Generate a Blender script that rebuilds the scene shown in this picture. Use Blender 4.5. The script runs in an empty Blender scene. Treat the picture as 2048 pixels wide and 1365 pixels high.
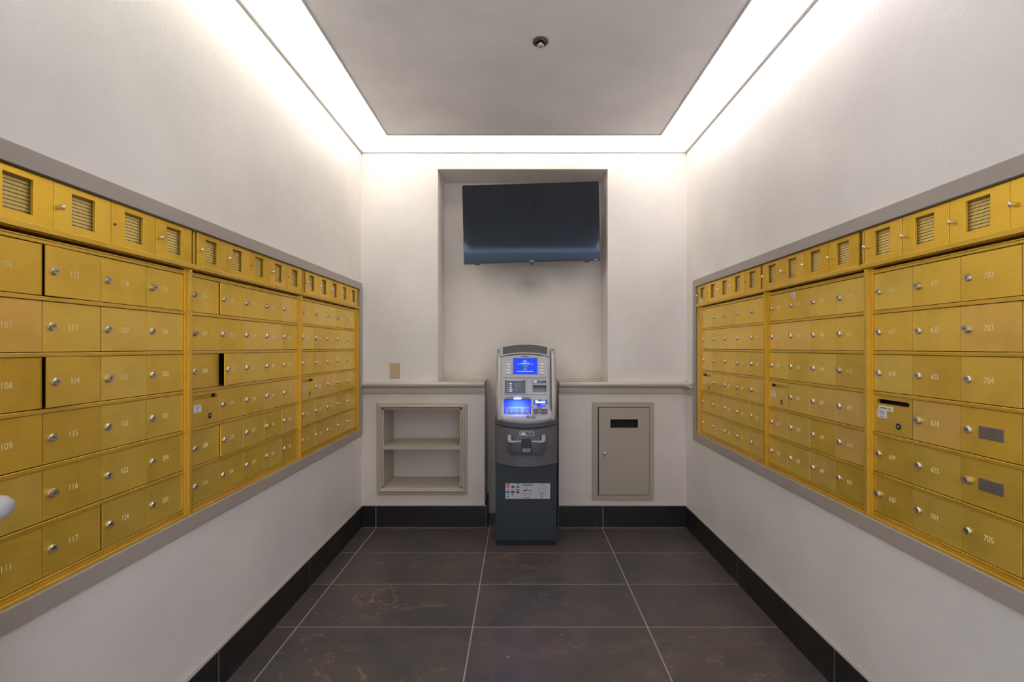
import bpy, bmesh, math, random
from mathutils import Vector, Matrix
random.seed(7)
PI = math.pi
sc = bpy.context.scene
C = sc.collection

# ------------------------------------------------------------------ camera, world, lights, exposure
F = 968.0; CX = 1040.0; CY = 695.0; EYE = 1.40
cam_d = bpy.data.cameras.new('camera')
cam = bpy.data.objects.new('camera', cam_d); C.objects.link(cam)
cam.location = (0, 0, EYE); cam.rotation_euler = (PI/2, 0, 0)
cam_d.sensor_fit = 'HORIZONTAL'; cam_d.sensor_width = 36.0
cam_d.lens = F/2048*36.0
cam_d.shift_x = -(CX-1024)/2048; cam_d.shift_y = (CY-682.5)/2048
cam_d.clip_start = 0.02
sc.camera = cam

world = bpy.data.worlds.new('world'); sc.world = world; world.use_nodes = True
bgn = world.node_tree.nodes['Background']
bgn.inputs[0].default_value = (0.88, 0.92, 1.0, 1); bgn.inputs[1].default_value = 1.2

STRIP_E = dict(left=(1.0, 0.975, 0.86), right=(1.0, 0.96, 0.95), back=(1.0, 0.93, 0.86), front=(0.60, 0.78, 1.0))
STRIP_POWER = dict(left=7.2, right=6.9, back=4.1, front=5.4)

sc.view_settings.view_transform = 'Standard'
sc.view_settings.look = 'None'
sc.view_settings.gamma = 1.0
sc.view_settings.use_curve_mapping = False
sc.view_settings.exposure = 0.47
sc.cycles.max_bounces = 12
sc.cycles.diffuse_bounces = 8
sc.cycles.sample_clamp_indirect = 8.0
sc.cycles.caustics_reflective = False
sc.cycles.caustics_refractive = False
sc.cycles.use_denoising = True

# ------------------------------------------------------------------ materials
MATS = {}
def mat(name, col=(0.5, 0.5, 0.5), rough=0.5, metal=0.0, emit=None, power=0.0, spec=0.5, coat=0.0):
    m = bpy.data.materials.new(name); m.use_nodes = True
    b = m.node_tree.nodes['Principled BSDF']
    b.inputs['Base Color'].default_value = (*col, 1)
    b.inputs['Roughness'].default_value = rough
    b.inputs['Metallic'].default_value = metal
    b.inputs['Specular IOR Level'].default_value = spec
    b.inputs['Coat Weight'].default_value = coat
    if emit:
        b.inputs['Emission Color'].default_value = (*emit, 1)
        b.inputs['Emission Strength'].default_value = power
    MATS[name] = m
    return m
def N(m, t, **kw):
    n = m.node_tree.nodes.new(t)
    for k, v in kw.items(): setattr(n, k, v)
    return n
def L(m, a, b): m.node_tree.links.new(a, b)
def bsdf(m): return m.node_tree.nodes['Principled BSDF']
def mapping(m, coord='Object', scale=(1, 1, 1)):
    tc = N(m, 'ShaderNodeTexCoord'); mp = N(m, 'ShaderNodeMapping')
    mp.inputs['Scale'].default_value = scale
    L(m, tc.outputs[coord], mp.inputs[0]); return mp.outputs[0]
def noise(m, vec, scale, detail=4, rough=0.55, dist=0.0):
    n = N(m, 'ShaderNodeTexNoise'); n.inputs['Scale'].default_value = scale
    n.inputs['Detail'].default_value = detail; n.inputs['Roughness'].default_value = rough
    n.inputs['Distortion'].default_value = dist
    L(m, vec, n.inputs['Vector']); return n.outputs[0]
def ramp(m, fac, stops):
    r = N(m, 'ShaderNodeValToRGB'); e = r.color_ramp.elements
    while len(e) < len(stops): e.new(0.5)
    for i, (p, c) in enumerate(stops):
        e[i].position = p; e[i].color = (*c, 1)
    L(m, fac, r.inputs[0]); return r.outputs[0]
def mixc(m, fac, a, b, mode='MIX'):
    n = N(m, 'ShaderNodeMix', data_type='RGBA', blend_type=mode)
    for s, v in ((n.inputs[0], fac), (n.inputs[6], a), (n.inputs[7], b)):
        if hasattr(v, 'links'): L(m, v, s)
        elif isinstance(v, tuple): s.default_value = (*v, 1)
        else: s.default_value = v
    return n.outputs[2]
def math_(m, op, a, b=0.0, c=None):
    n = N(m, 'ShaderNodeMath', operation=op)
    for s, v in zip(n.inputs, (a, b, c)):
        if v is None: continue
        if hasattr(v, 'links'): L(m, v, s)
        else: s.default_value = v
    return n.outputs[0]
def bump(m, h, strength=0.2, dist=0.001):
    b = N(m, 'ShaderNodeBump'); b.inputs['Strength'].default_value = strength
    b.inputs['Distance'].default_value = dist
    L(m, h, b.inputs['Height']); L(m, b.outputs[0], bsdf(m).inputs['Normal'])

def paint(name, col, rough=0.5, bscale=140, bs=0.25, bd=0.0012, var=0.05):
    m = mat(name, col, rough)
    v = mapping(m)
    n = noise(m, v, 2.2, 5)
    dark = tuple(c*(1-var) for c in col); lite = tuple(min(1, c*(1+var)) for c in col)
    L(m, ramp(m, n, [(0.35, dark), (0.65, lite)]), bsdf(m).inputs['Base Color'])
    h = noise(m, v, bscale, 3)
    bump(m, h, bs, bd); return m

paint('wall_paint', (0.80, 0.755, 0.715), 0.42, 70, 0.45, 0.0016)
paint('lower_wall_paint', (0.74, 0.655, 0.605), 0.42, 70, 0.45, 0.0016)
paint('ceiling_paint', (0.88, 0.85, 0.85), 0.6, 120, 0.2, 0.001)
paint('trim_paint', (0.50, 0.44, 0.345), 0.30, 30, 0.1, 0.001)
paint('mail_trim_paint', (0.40, 0.345, 0.30), 0.45, 90, 0.25, 0.001)
paint('rail_paint', (0.56, 0.505, 0.42), 0.27, 30, 0.12, 0.001)
paint('metal_door_paint', (0.45, 0.39, 0.32), 0.38, 200, 0.12, 0.0005, 0.02)
paint('door_paint', (0.40, 0.39, 0.385), 0.4)

# niche wall: the same paint with a scuffed dark smudge under the television
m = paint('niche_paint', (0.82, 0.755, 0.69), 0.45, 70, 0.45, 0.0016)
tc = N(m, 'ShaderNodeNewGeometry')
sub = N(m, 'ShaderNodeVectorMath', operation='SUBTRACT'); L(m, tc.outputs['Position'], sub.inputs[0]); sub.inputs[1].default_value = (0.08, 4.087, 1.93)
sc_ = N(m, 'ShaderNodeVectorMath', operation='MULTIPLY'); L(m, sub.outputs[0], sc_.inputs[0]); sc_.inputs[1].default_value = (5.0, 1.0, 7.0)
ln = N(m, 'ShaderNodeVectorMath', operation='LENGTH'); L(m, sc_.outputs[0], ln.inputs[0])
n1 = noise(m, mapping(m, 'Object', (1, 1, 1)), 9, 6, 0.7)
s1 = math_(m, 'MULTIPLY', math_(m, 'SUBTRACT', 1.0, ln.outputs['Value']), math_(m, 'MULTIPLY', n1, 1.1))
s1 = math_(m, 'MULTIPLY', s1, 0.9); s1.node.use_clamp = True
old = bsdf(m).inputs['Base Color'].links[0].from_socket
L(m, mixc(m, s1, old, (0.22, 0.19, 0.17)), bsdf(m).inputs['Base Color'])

# gold anodised mailbox metal
def gold(name, col, rough, metal, rnd=0.16, grain=(4, 4, 60)):
    m = mat(name, col, rough, metal)
    oi = N(m, 'ShaderNodeObjectInfo'); g = N(m, 'ShaderNodeNewGeometry')
    tc = N(m, 'ShaderNodeTexCoord')
    ad = N(m, 'ShaderNodeVectorMath', operation='ADD'); L(m, tc.outputs['Object'], ad.inputs[0])
    cb = N(m, 'ShaderNodeCombineXYZ'); mu = math_(m, 'MULTIPLY', oi.outputs['Random'], 37.0)
    L(m, mu, cb.inputs[0]); L(m, mu, cb.inputs[2]); L(m, cb.outputs[0], ad.inputs[1])
    mp = N(m, 'ShaderNodeMapping'); mp.inputs['Scale'].default_value = grain; L(m, ad.outputs[0], mp.inputs[0])
    gr = noise(m, mp.outputs[0], 9, 4, 0.7)
    bl = noise(m, ad.outputs[0], 9, 5, 0.6)
    base = ramp(m, oi.outputs['Random'], [(0.0, tuple(c*(1-rnd) for c in col)), (0.35, col), (0.8, (min(1, col[0]*1.05), col[1]*1.07, col[2]*1.5)), (1.0, (col[0]*1.03, col[1]*1.02, col[2]*1.9))])
    base = mixc(m, 0.35, base, ramp(m, gr, [(0.3, (0.74, 0.71, 0.64)), (0.7, (1, 1, 1))]), 'MULTIPLY')
    base = mixc(m, 0.4, base, ramp(m, bl, [(0.32, (0.78, 0.74, 0.66)), (0.55, (1, 1, 1))]), 'MULTIPLY')
    L(m, base, bsdf(m).inputs['Base Color'])
    L(m, ramp(m, bl, [(0.3, (rough*0.8,)*3), (0.7, (rough*1.15,)*3)]), bsdf(m).inputs['Roughness'])
    bump(m, gr, 0.12, 0.0004)
    return m
gold('gold_door', (1.0, 0.645, 0.085), 0.38, 0.64, 0.12)
gold('gold_frame', (0.82, 0.525, 0.06), 0.44, 0.75, 0.05)
gold('gold_upper', (0.98, 0.60, 0.05), 0.42, 0.75, 0.07)
gold('gold_louver', (0.85, 0.64, 0.20), 0.45, 0.4, 0.03)
mat('box_inside', (0.03, 0.02, 0.015), 0.8)
mat('chrome', (0.80, 0.76, 0.72), 0.22, 1.0)
mat('worn_nickel', (0.62, 0.57, 0.53), 0.32, 1.0)
mat('brass_knob', (0.85, 0.74, 0.52), 0.25, 1.0)
mat('keyhole', (0.02, 0.018, 0.016), 0.6)
mat('number_paint', (0.95, 0.82, 0.48), 0.55)
mat('plate_metal', (0.34, 0.31, 0.27), 0.36, 0.85)
mat('plate_ink', (0.16, 0.11, 0.07), 0.6)
mat('label_cream', (0.84, 0.76, 0.56), 0.5)
mat('label_white', (0.72, 0.70, 0.74), 0.5)
mat('ink_dark', (0.06, 0.06, 0.07), 0.6)
mat('ink_grey', (0.36, 0.37, 0.40), 0.6)
mat('bronze_plate', (0.50, 0.43, 0.35), 0.35, 0.8)
mat('steel_trim', (0.55, 0.54, 0.52), 0.45, 0.4)
mat('black_void', (0.008, 0.009, 0.008), 0.8)

# stone tiles
def stone(name, c1, c2, c3, rough, veins=1.0):
    m = mat(name, c1, rough)
    oi = N(m, 'ShaderNodeObjectInfo'); g = N(m, 'ShaderNodeNewGeometry')
    cb = N(m, 'ShaderNodeCombineXYZ'); L(m, math_(m, 'MULTIPLY', oi.outputs['Random'], 91.0), cb.inputs[0]); L(m, math_(m, 'MULTIPLY', oi.outputs['Random'], 53.0), cb.inputs[2])
    ad = N(m, 'ShaderNodeVectorMath', operation='ADD'); L(m, g.outputs['Position'], ad.inputs[0]); L(m, cb.outputs[0], ad.inputs[1])
    v = ad.outputs[0]
    a = noise(m, v, 2.4, 6, 0.6, 0.6); b = noise(m, v, 9.0, 6, 0.7, 0.3)
    base = ramp(m, a, [(0.36, c1), (0.52, c2), (0.68, c3)])
    base = mixc(m, 0.55, base, ramp(m, b, [(0.3, (0.55, 0.55, 0.55)), (0.7, (1.25, 1.2, 1.15))]), 'MULTIPLY')
    mp = N(m, 'ShaderNodeMapping'); mp.inputs['Scale'].default_value = (1.0, 2.1, 1); mp.inputs['Rotation'].default_value = (0, 0, 0.5); L(m, v, mp.inputs[0])
    vn = noise(m, mp.outputs[0], 1.5, 5, 0.6, 1.2)
    d = math_(m, 'ABSOLUTE', math_(m, 'SUBTRACT', vn, 0.5))
    line = math_(m, 'SUBTRACT', 1.0, math_(m, 'MULTIPLY', d, 130.0)); line.node.use_clamp = True
    gate = ramp(m, noise(m, v, 2.9, 3, 0.5), [(0.46, (0, 0, 0)), (0.60, (1, 1, 1))])
    k = math_(m, 'MULTIPLY', math_(m, 'MULTIPLY', line, gate), 0.60*veins)
    base = mixc(m, k, base, (0.30, 0.19, 0.12))
    pt = noise(m, v, 5.0, 7, 0.75, 0.4)
    pale = ramp(m, pt, [(0.61, (0, 0, 0)), (0.72, (1, 1, 1))])
    base = mixc(m, math_(m, 'MULTIPLY', pale, 0.6*veins), base, (0.19, 0.18, 0.18))
    vo = N(m, 'ShaderNodeTexVoronoi'); vo.inputs['Scale'].default_value = 8.0; L(m, v, vo.inputs['Vector'])
    sp = math_(m, 'LESS_THAN', vo.outputs['Distance'], 0.045)
    sel = math_(m, 'GREATER_THAN', noise(m, v, 1.7, 1), 0.56)
    base = mixc(m, math_(m, 'MULTIPLY', math_(m, 'MULTIPLY', sp, sel), 0.8*veins), base, (0.42, 0.38, 0.34))
    L(m, base, bsdf(m).inputs['Base Color'])
    L(m, ramp(m, b, [(0.3, (rough*0.85,)*3), (0.7, (rough*1.2,)*3)]), bsdf(m).inputs['Roughness'])
    bump(m, b, 0.25, 0.0015)
    return m
stone('floor_tile', (0.064, 0.060, 0.062), (0.084, 0.069, 0.066), (0.102, 0.073, 0.065), 0.36)
stone('base_tile', (0.013, 0.012, 0.013), (0.018, 0.015, 0.014), (0.028, 0.021, 0.018), 0.38, 0.25)
mat('grout', (0.36, 0.33, 0.30), 0.85)

# luminous diffuser: prismatic acrylic cells, real lamp surface
for k, col in STRIP_E.items():
    m = mat('diffuser_'+k, (0.7, 0.7, 0.7), 0.5)
    g = N(m, 'ShaderNodeNewGeometry'); sp = N(m, 'ShaderNodeSeparateXYZ'); L(m, g.outputs['Position'], sp.inputs[0])
    def cell(sock):
        f = math_(m, 'FRACT', math_(m, 'MULTIPLY', math_(m, 'ADD', sock, 10.0), 1/0.0138))
        return math_(m, 'LESS_THAN', f, 0.33)
    ln_ = math_(m, 'MAXIMUM', cell(sp.outputs[0]), cell(sp.outputs[1]))
    e = math_(m, 'SUBTRACT', STRIP_POWER[k], math_(m, 'MULTIPLY', ln_, STRIP_POWER[k]-0.50))
    bsdf(m).inputs['Emission Color'].default_value = (*col, 1)
    L(m, e, bsdf(m).inputs['Emission Strength'])

# television and cash machine
m = mat('tv_screen', (0.010, 0.011, 0.011), 0.07, spec=0.75)
bsdf(m).inputs['Specular Tint'].default_value = (0.62, 0.76, 1.0, 1)
mat('tv_bezel', (0.012, 0.013, 0.02), 0.25)
mat('tv_edge', (0.45, 0.44, 0.43), 0.3, 0.9)
mat('tv_logo', (0.75, 0.75, 0.78), 0.3, 0.6)
mat('machine_silver', (0.47, 0.46, 0.47), 0.38, 0.25)
mat('machine_light', (0.47, 0.46, 0.49), 0.40, 0.15)
mat('machine_grey', (0.13, 0.125, 0.14), 0.40, 0.2)
mat('machine_side', (0.24, 0.235, 0.25), 0.40, 0.2)
m = mat('machine_base', (0.030, 0.038, 0.046), 0.42, 0.1)
bump(m, noise(m, mapping(m), 500, 2), 0.2, 0.0004)
mat('topper_panel', (0.085, 0.088, 0.088), 0.5)
mat('machine_black', (0.01, 0.011, 0.014), 0.35)
mat('slate_label', (0.10, 0.125, 0.18), 0.4)
mat('label_edge', (0.50, 0.52, 0.56), 0.4)
mat('icon_white', (0.78, 0.80, 0.82), 0.5)
mat('icon_grey', (0.35, 0.40, 0.48), 0.5)
mat('button_white', (0.85, 0.84, 0.82), 0.35)
mat('recess_plastic', (0.22, 0.24, 0.30), 0.4)
mat('bay_lit_plastic', (0.16, 0.20, 0.42), 0.55, spec=0.2)  # the lamp's blue light is partly put into this plastic's colour
mat('key_metal', (0.35, 0.36, 0.42), 0.6, 0.1, spec=0.2)
mat('screen_blue', (0.01, 0.02, 0.1), 0.25, emit=(0.012, 0.045, 0.92), power=1.0, spec=0.15)
mat('screen_dark', (0.01, 0.02, 0.05), 0.25, emit=(0.012, 0.045, 0.30), power=1.0)
mat('screen_text', (0.1, 0.1, 0.1), 0.3, emit=(0.22, 0.46, 1.0), power=1.0)
mat('screen_teal', (0.1, 0.1, 0.1), 0.3, emit=(0.02, 0.22, 0.42), power=1.0)
mat('lamp_blue', (0.5, 0.5, 0.5), 0.3, emit=(0.12, 0.25, 1.0), power=7.0)
mat('lamp_strip', (0.5, 0.5, 0.5), 0.3, emit=(0.75, 0.80, 1.0), power=1.6)
for nm, c in dict(print_white=(0.55, 0.56, 0.60), print_orange=(0.75, 0.16, 0.06), print_blue=(0.03, 0.16, 0.45), print_green=(0.05, 0.22, 0.10),
                  print_black=(0.03, 0.03, 0.04), print_maroon=(0.15, 0.03, 0.05), print_pink=(0.55, 0.20, 0.28), print_pale=(0.38, 0.42, 0.62), print_navy=(0.03, 0.05, 0.16)).items():
    mat(nm, c, 0.45)

# ------------------------------------------------------------------ mesh helpers
class MB:
    def __init__(s): s.v = []; s.f = []; s.m = []; s.ms = []
    def mi(s, name):
        if name not in s.ms: s.ms.append(name)
        return s.ms.index(name)
    def add(s, vs, fs, mt, M=None):
        o = len(s.v); i = s.mi(mt)
        s.v += [tuple(M @ Vector(p)) if M else tuple(p) for p in vs]
        for f in fs: s.f.append([o+k for k in f]); s.m.append(i)
        return s
    def box(s, x0, x1, y0, y1, z0, z1, mt, M=None):
        vs = [(x0, y0, z0), (x1, y0, z0), (x1, y1, z0), (x0, y1, z0), (x0, y0, z1), (x1, y0, z1), (x1, y1, z1), (x0, y1, z1)]
        return s.add(vs, [(0, 3, 2, 1), (4, 5, 6, 7), (0, 1, 5, 4), (1, 2, 6, 5), (2, 3, 7, 6), (3, 0, 4, 7)], mt, M)
    def ring(s, o, h, y0, y1, mt, M=None):
        # plate in the local x/z plane between y0 (front) and y1 with a rectangular hole
        P = [(o[0], o[2]), (o[1], o[2]), (o[1], o[3]), (o[0], o[3])]; H = [(h[0], h[2]), (h[1], h[2]), (h[1], h[3]), (h[0], h[3])]
        vs = [(x, y0, z) for x, z in P+H] + [(x, y1, z) for x, z in P+H]
        fs = []
        for i in range(4):
            j = (i+1) % 4
            fs += [(i, j, 4+j, 4+i), (8+j, 8+i, 12+i, 12+j), (i, 8+i, 8+j, j), (4+i, 4+j, 12+j, 12+i)]
        return s.add(vs, fs, mt, M)
    def prism(s, pts, a0, a1, axis, mt, M=None):
        n = len(pts)
        def P(p, a):
            return (a, p[0], p[1]) if axis == 'x' else (p[0], a, p[1]) if axis == 'y' else (p[0], p[1], a)
        vs = [P(p, a0) for p in pts] + [P(p, a1) for p in pts]
        fs = [tuple(range(n)), tuple(range(2*n-1, n-1, -1))] + [(i, n+i, n+(i+1) % n, (i+1) % n) for i in range(n)]
        return s.add(vs, fs, mt, M)
    def lathe(s, prof, mt, M=None, seg=20):
        # profile of (r, h), axis = local -y (towards the viewer)
        vs = []; fs = []
        for r, h in prof:
            for k in range(seg):
                a = 2*PI*k/seg; vs.append((r*math.cos(a), -h, r*math.sin(a)))
        for i in range(len(prof)-1):
            for k in range(seg):
                j = (k+1) % seg; fs.append((i*seg+k, i*seg+j, (i+1)*seg+j, (i+1)*seg+k))
        fs.append(tuple(range(seg))); fs.append(tuple((len(prof)-1)*seg+k for k in range(seg)))
        return s.add(vs, fs, mt, M)
    def build(s, name, parent=None, loc=None, bevel=0.0, smooth=False, kind=None, seg=2):
        me = bpy.data.meshes.new(name)
        o = Vector(loc) if loc is not None else Vector((0, 0, 0))
        me.from_pydata([tuple(Vector(p)-o) for p in s.v], [], s.f)
        for n in s.ms: me.materials.append(MATS[n])
        for p, i in zip(me.polygons, s.m): p.material_index = i
        bm = bmesh.new(); bm.from_mesh(me); bmesh.ops.recalc_face_normals(bm, faces=bm.faces); bm.to_mesh(me); bm.free()
        ob = bpy.data.objects.new(name, me); C.objects.link(ob)
        if parent: ob.parent = parent
        if bevel:
            b = ob.modifiers.new('bevel', 'BEVEL'); b.width = bevel; b.segments = seg; b.limit_method = 'ANGLE'; b.angle_limit = 0.6
        if smooth:
            me.polygons.foreach_set('use_smooth', [True]*len(me.polygons))
            me.set_sharp_from_angle(angle=0.6)
        if kind: ob['kind'] = kind
        return ob
def struct(name, mb, label=None, bevel=0.0, smooth=False):
    ob = mb.build(name, bevel=bevel, smooth=smooth); ob['kind'] = 'structure'
    if label: ob['label'] = label
    return ob
def thing(name, label, cat, loc=(0, 0, 0), rot=(0, 0, 0), group=None):
    o = bpy.data.objects.new(name, None); C.objects.link(o); o.empty_display_size = 0.1
    o.location = loc; o.rotation_euler = rot
    o['label'] = label; o['category'] = cat
    if group: o['group'] = group
    return o
TXT = {}
def text_mesh(s, size, mt, ex=0.0003):
    key = (s, size, mt)
    if key in TXT: return TXT[key]
    cu = bpy.data.curves.new('t', 'FONT'); cu.body = s; cu.size = size; cu.align_x = 'CENTER'; cu.align_y = 'CENTER'
    cu.extrude = ex; cu.resolution_u = 3
    ob = bpy.data.objects.new('t', cu); C.objects.link(ob)
    dg = bpy.context.evaluated_depsgraph_get(); dg.update()
    me = bpy.data.meshes.new_from_object(ob.evaluated_get(dg))
    bpy.data.objects.remove(ob); bpy.data.curves.remove(cu)
    me.transform(Matrix.Rotation(PI/2, 4, 'X'))     # stands in the local x/z plane, facing -y
    me.materials.clear(); me.materials.append(MATS[mt]); me.name = 'number'
    TXT[key] = me; return me
def text_ob(name, s, size, mt, parent, loc, rot=(0, 0, 0), sx=1.0):
    ob = bpy.data.objects.new(name, text_mesh(s, size, mt)); C.objects.link(ob)
    ob.parent = parent; ob.location = loc; ob.rotation_euler = rot; ob.scale = (sx, 1, 1); return ob
def dup(src, parent, loc, rot=None):
    c = src.copy(); C.objects.link(c); c.parent = parent; c.location = loc
    if rot is not None: c.rotation_euler = rot
    return c

# ------------------------------------------------------------------ room dimensions (metres)
XL, XR, YB, YF, ZC = -1.235, 1.296, 3.766, -0.16, 2.919
YN = 4.087                        # back of the niche and of the machine's alcove
NX0, NX1, NZ1 = -0.639, 0.683, 2.787
AX0, AX1, LZ = -0.274, 0.302, 1.134   # alcove sides, ledge height
MZ0, MZ1 = 0.775, 1.842           # mailbox opening heights
T = 0.2

# side walls with the long opening that holds the mailboxes
RL = Matrix.Rotation(PI/2, 4, 'Z'); RR = Matrix.Rotation(-PI/2, 4, 'Z')
mb = MB(); M = Matrix.Translation((XL, 0, 0)) @ RL
mb.ring((YF-T, YB+T+0.3, 0, 3.1), (0.85, 3.682, MZ0, MZ1), 0, T, 'wall_paint', M)
mb.box(0.80, 3.72, 0.12, T, MZ0-0.05, MZ1+0.05, 'box_inside', M)
struct('wall_left', mb, 'left wall, off-white paint over the gold mailboxes')
mb = MB(); M = Matrix.Translation((XR, 0, 0)) @ RR
mb.ring((-(YB+T+0.3), -(YF-T), 0, 3.1), (-3.532, -0.85, MZ0, MZ1), 0, T, 'wall_paint', M)
mb.box(-3.57, -0.80, 0.12, T, MZ0-0.05, MZ1+0.05, 'box_inside', M)
struct('wall_right', mb, 'right wall, off-white paint over the gold mailboxes')
# back wall: flanks, lintel, niche back, two low walls with openings
mb = MB()
mb.box(XL, NX0, YB, YN+T, LZ, 3.1, 'wall_paint'); mb.box(NX1, XR, YB, YN+T, LZ, 3.1, 'wall_paint')
mb.box(NX0, NX1, YB, YN+T, NZ1, 3.1, 'wall_paint'); mb.box(NX0, NX1, YN, YN+T, 0, NZ1, 'niche_paint')
mb.ring((XL, AX0, 0, LZ-0.012), (-1.073, -0.4537, 0.3025, 0.9277), YB, YN, 'lower_wall_paint')
mb.box(XL, NX0, YN, YN+T, 0, LZ, 'lower_wall_paint'); mb.box(NX1, XR, YN, YN+T, 0, LZ, 'lower_wall_paint')
mb.ring((AX1, XR, 0, LZ-0.012), (0.635, 0.975, 0.28, 0.90), YB, YN, 'lower_wall_paint')
struct('wall_back', mb, 'back wall with tall recessed niche above a ledge')
# front wall behind the viewer, with the open doorway
mb = MB()
mb.ring((XL, XR, -0.0, 3.1), (-0.985, 1.02, 0.0, 2.36), YF-T, YF, 'wall_paint')
struct('wall_front', mb, 'front wall with the open doorway')

# ceiling: structural slab above, painted centre panel, luminous strips around it
CXA, CXB, CYA, CYB = -0.945, 1.002, YF+0.30, 3.452
mb = MB()
mb.box(XL-T, XR+T, YF-T, YN+T, 3.02, 3.12, 'ceiling_paint')
mb.box(CXA, CXB, CYA, CYB, ZC, ZC+0.09, 'ceiling_paint')
struct('ceiling', mb, 'grey painted ceiling panel framed by luminous strips')
mb = MB()
w = 0.010
for a in ((CXA-w, CXA, CYA-w, CYB+w), (CXB, CXB+w, CYA-w, CYB+w), (CXA, CXB, CYA-w, CYA), (CXA, CXB, CYB, CYB+w)):
    mb.box(a[0], a[1], a[2], a[3], ZC-0.004, ZC+0.03, 'steel_trim')
struct('trim_1', mb, 'thin metal edge around the centre ceiling panel')
mb = MB(); w = 0.016
for a in ((XL, XL+w, YF, YB), (XR-w, XR, YF, YB), (XL+w, XR-w, YF, YF+w), (XL+w, XR-w, YB-0.010, YB)):
    mb.box(a[0], a[1], a[2], a[3], ZC-0.006, ZC+0.03, 'steel_trim')
struct('trim_2', mb, 'thin metal angle along the tops of the walls')

def strip(label, key, panes):
    x0, x1, y0, y1 = panes[0][0], panes[-1][1], min(p[2] for p in panes), max(p[3] for p in panes)
    t = thing('ceiling_light', label, 'light', ((x0+x1)/2, (y0+y1)/2, ZC+0.02), group='luminous ceiling strips')
    for p in panes:
        mb = MB(); g = 0.0008
        mb.box(p[0]+g, p[1]-g, p[2]+g, p[3]-g, ZC+0.006, ZC+0.010, 'diffuser_'+key)
        mb.build('diffuser', t, loc=t.location)
xs = (XL+0.016, CXA-0.010, CXB+0.010, XR-0.016); yb = (CYB+0.010, YB-0.010); yf = (YF+0.016, CYA-0.010)
def run(x0, x1, ys): return [(x0, x1, ys[i], ys[i+1]) for i in range(len(ys)-1)]
strip('luminous prismatic ceiling strip running along the left wall', 'left', run(xs[0], xs[1], [yf[1], 0.90, 2.12, yb[0]]))
strip('luminous prismatic ceiling strip running along the right wall', 'right', run(xs[2], xs[3], [yf[1], 1.30, 2.51, yb[0]]))
strip('luminous prismatic ceiling strip above the television wall', 'back', [(xs[0], 0.095, yb[0], yb[1]), (0.095, xs[3], yb[0], yb[1])])
strip('luminous prismatic ceiling strip over the doorway behind the viewer', 'front', [(xs[0], 0.05, yf[0], yf[1]), (0.05, xs[3], yf[0], yf[1])])

# floor: grout bed with one object per tile
mb = MB(); mb.box(XL-T, XR+T, YF-T, YN+T, -0.08, -0.002, 'grout')
floor = struct('floor', mb, 'dark slate-look tile floor with pale grout joints')
gx = [XL+0.001, -1.115, -0.237, 0.638, XR-0.001]
gy = [YF-0.19, 0.236, 0.673, 1.110, 1.547, 1.984, 2.422, 2.860, 3.297, 3.735, YN-0.001]
for i in range(4):
    for j in range(len(gy)-1):
        g = 0.0032
        x0, x1, y0, y1 = gx[i]+(g if i else 0), gx[i+1]-g, gy[j]+g, gy[j+1]-g
        if j == len(gy)-2:          # the short row: only inside the alcove it runs to the back
            if i in (0, 3): y1 = YB-0.001
            elif i == 1: y1 = YB-0.001
        mb = MB(); mb.box(x0, x1, y0, y1, -0.012, random.uniform(-0.0003, 0.0003), 'floor_tile')
        if j == len(gy)-2 and i == 1: mb.box(AX0+0.001, x1, YB-0.001, YN-0.001, -0.012, 0.0, 'floor_tile')
        if j == len(gy)-2 and i == 2:
            mb = MB(); mb.box(x0, AX1-0.001, y0, YN-0.001, -0.012, 0.0, 'floor_tile'); mb.box(AX1-0.001, x1, y0, YB-0.001, -0.012, 0.0, 'floor_tile')
        mb.build('tile', floor, bevel=0.0008, seg=1)

# baseboards of stone tiles
BZ = 0.167; BT = 0.012
def base(name, label, M, edges, a, b):
    mb = MB(); mb.box(a, b, -0.0105, 0, 0, BZ-0.001, 'grout', M)
    mb.box(a, b, -BT-0.001, 0.0, BZ, BZ+0.003, 'grout', M)
    o = struct(name, mb, label)
    for i in range(len(edges)-1):
        mb = MB(); mb.box(edges[i]+0.0025, edges[i+1]-0.0025, -BT, -0.0015, 0.003, BZ-0.0005, 'base_tile', M)
        mb.build('tile', o, bevel=0.0008, seg=1)
base('baseboard_left', 'black stone tile skirting along the left wall', Matrix.Translation((XL, 0, 0)) @ RL, [YF, 0.236, 1.11, 1.967, 2.819, 3.66, YB-BT], YF, YB-BT)
base('baseboard_right', 'black stone tile skirting along the right wall', Matrix.Translation((XR, 0, 0)) @ RR, [-(YB-BT), -2.864, -1.979, -1.11, -0.236, -YF], -(YB-BT), -YF)
base('baseboard_back', 'black stone tile skirting under the shelf recess and hatch, left of the machine', Matrix.Translation((0, YB, 0)), [XL, -1.118, AX0+0.012], XL, AX0+0.012)
base('baseboard_back', 'black stone tile skirting right of the machine', Matrix.Translation((0, YB, 0)), [AX1-0.006, 0.644, XR], AX1-0.006, XR)
mb = MB(); mb.box(AX0, AX0+BT, YB, YN-0.002, 0.002, BZ, 'base_tile'); mb.box(AX1-BT, AX1, YB, YN-0.002, 0.002, BZ, 'base_tile')
struct('trim_8', mb, 'stone skirting returns inside the alcove')

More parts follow.
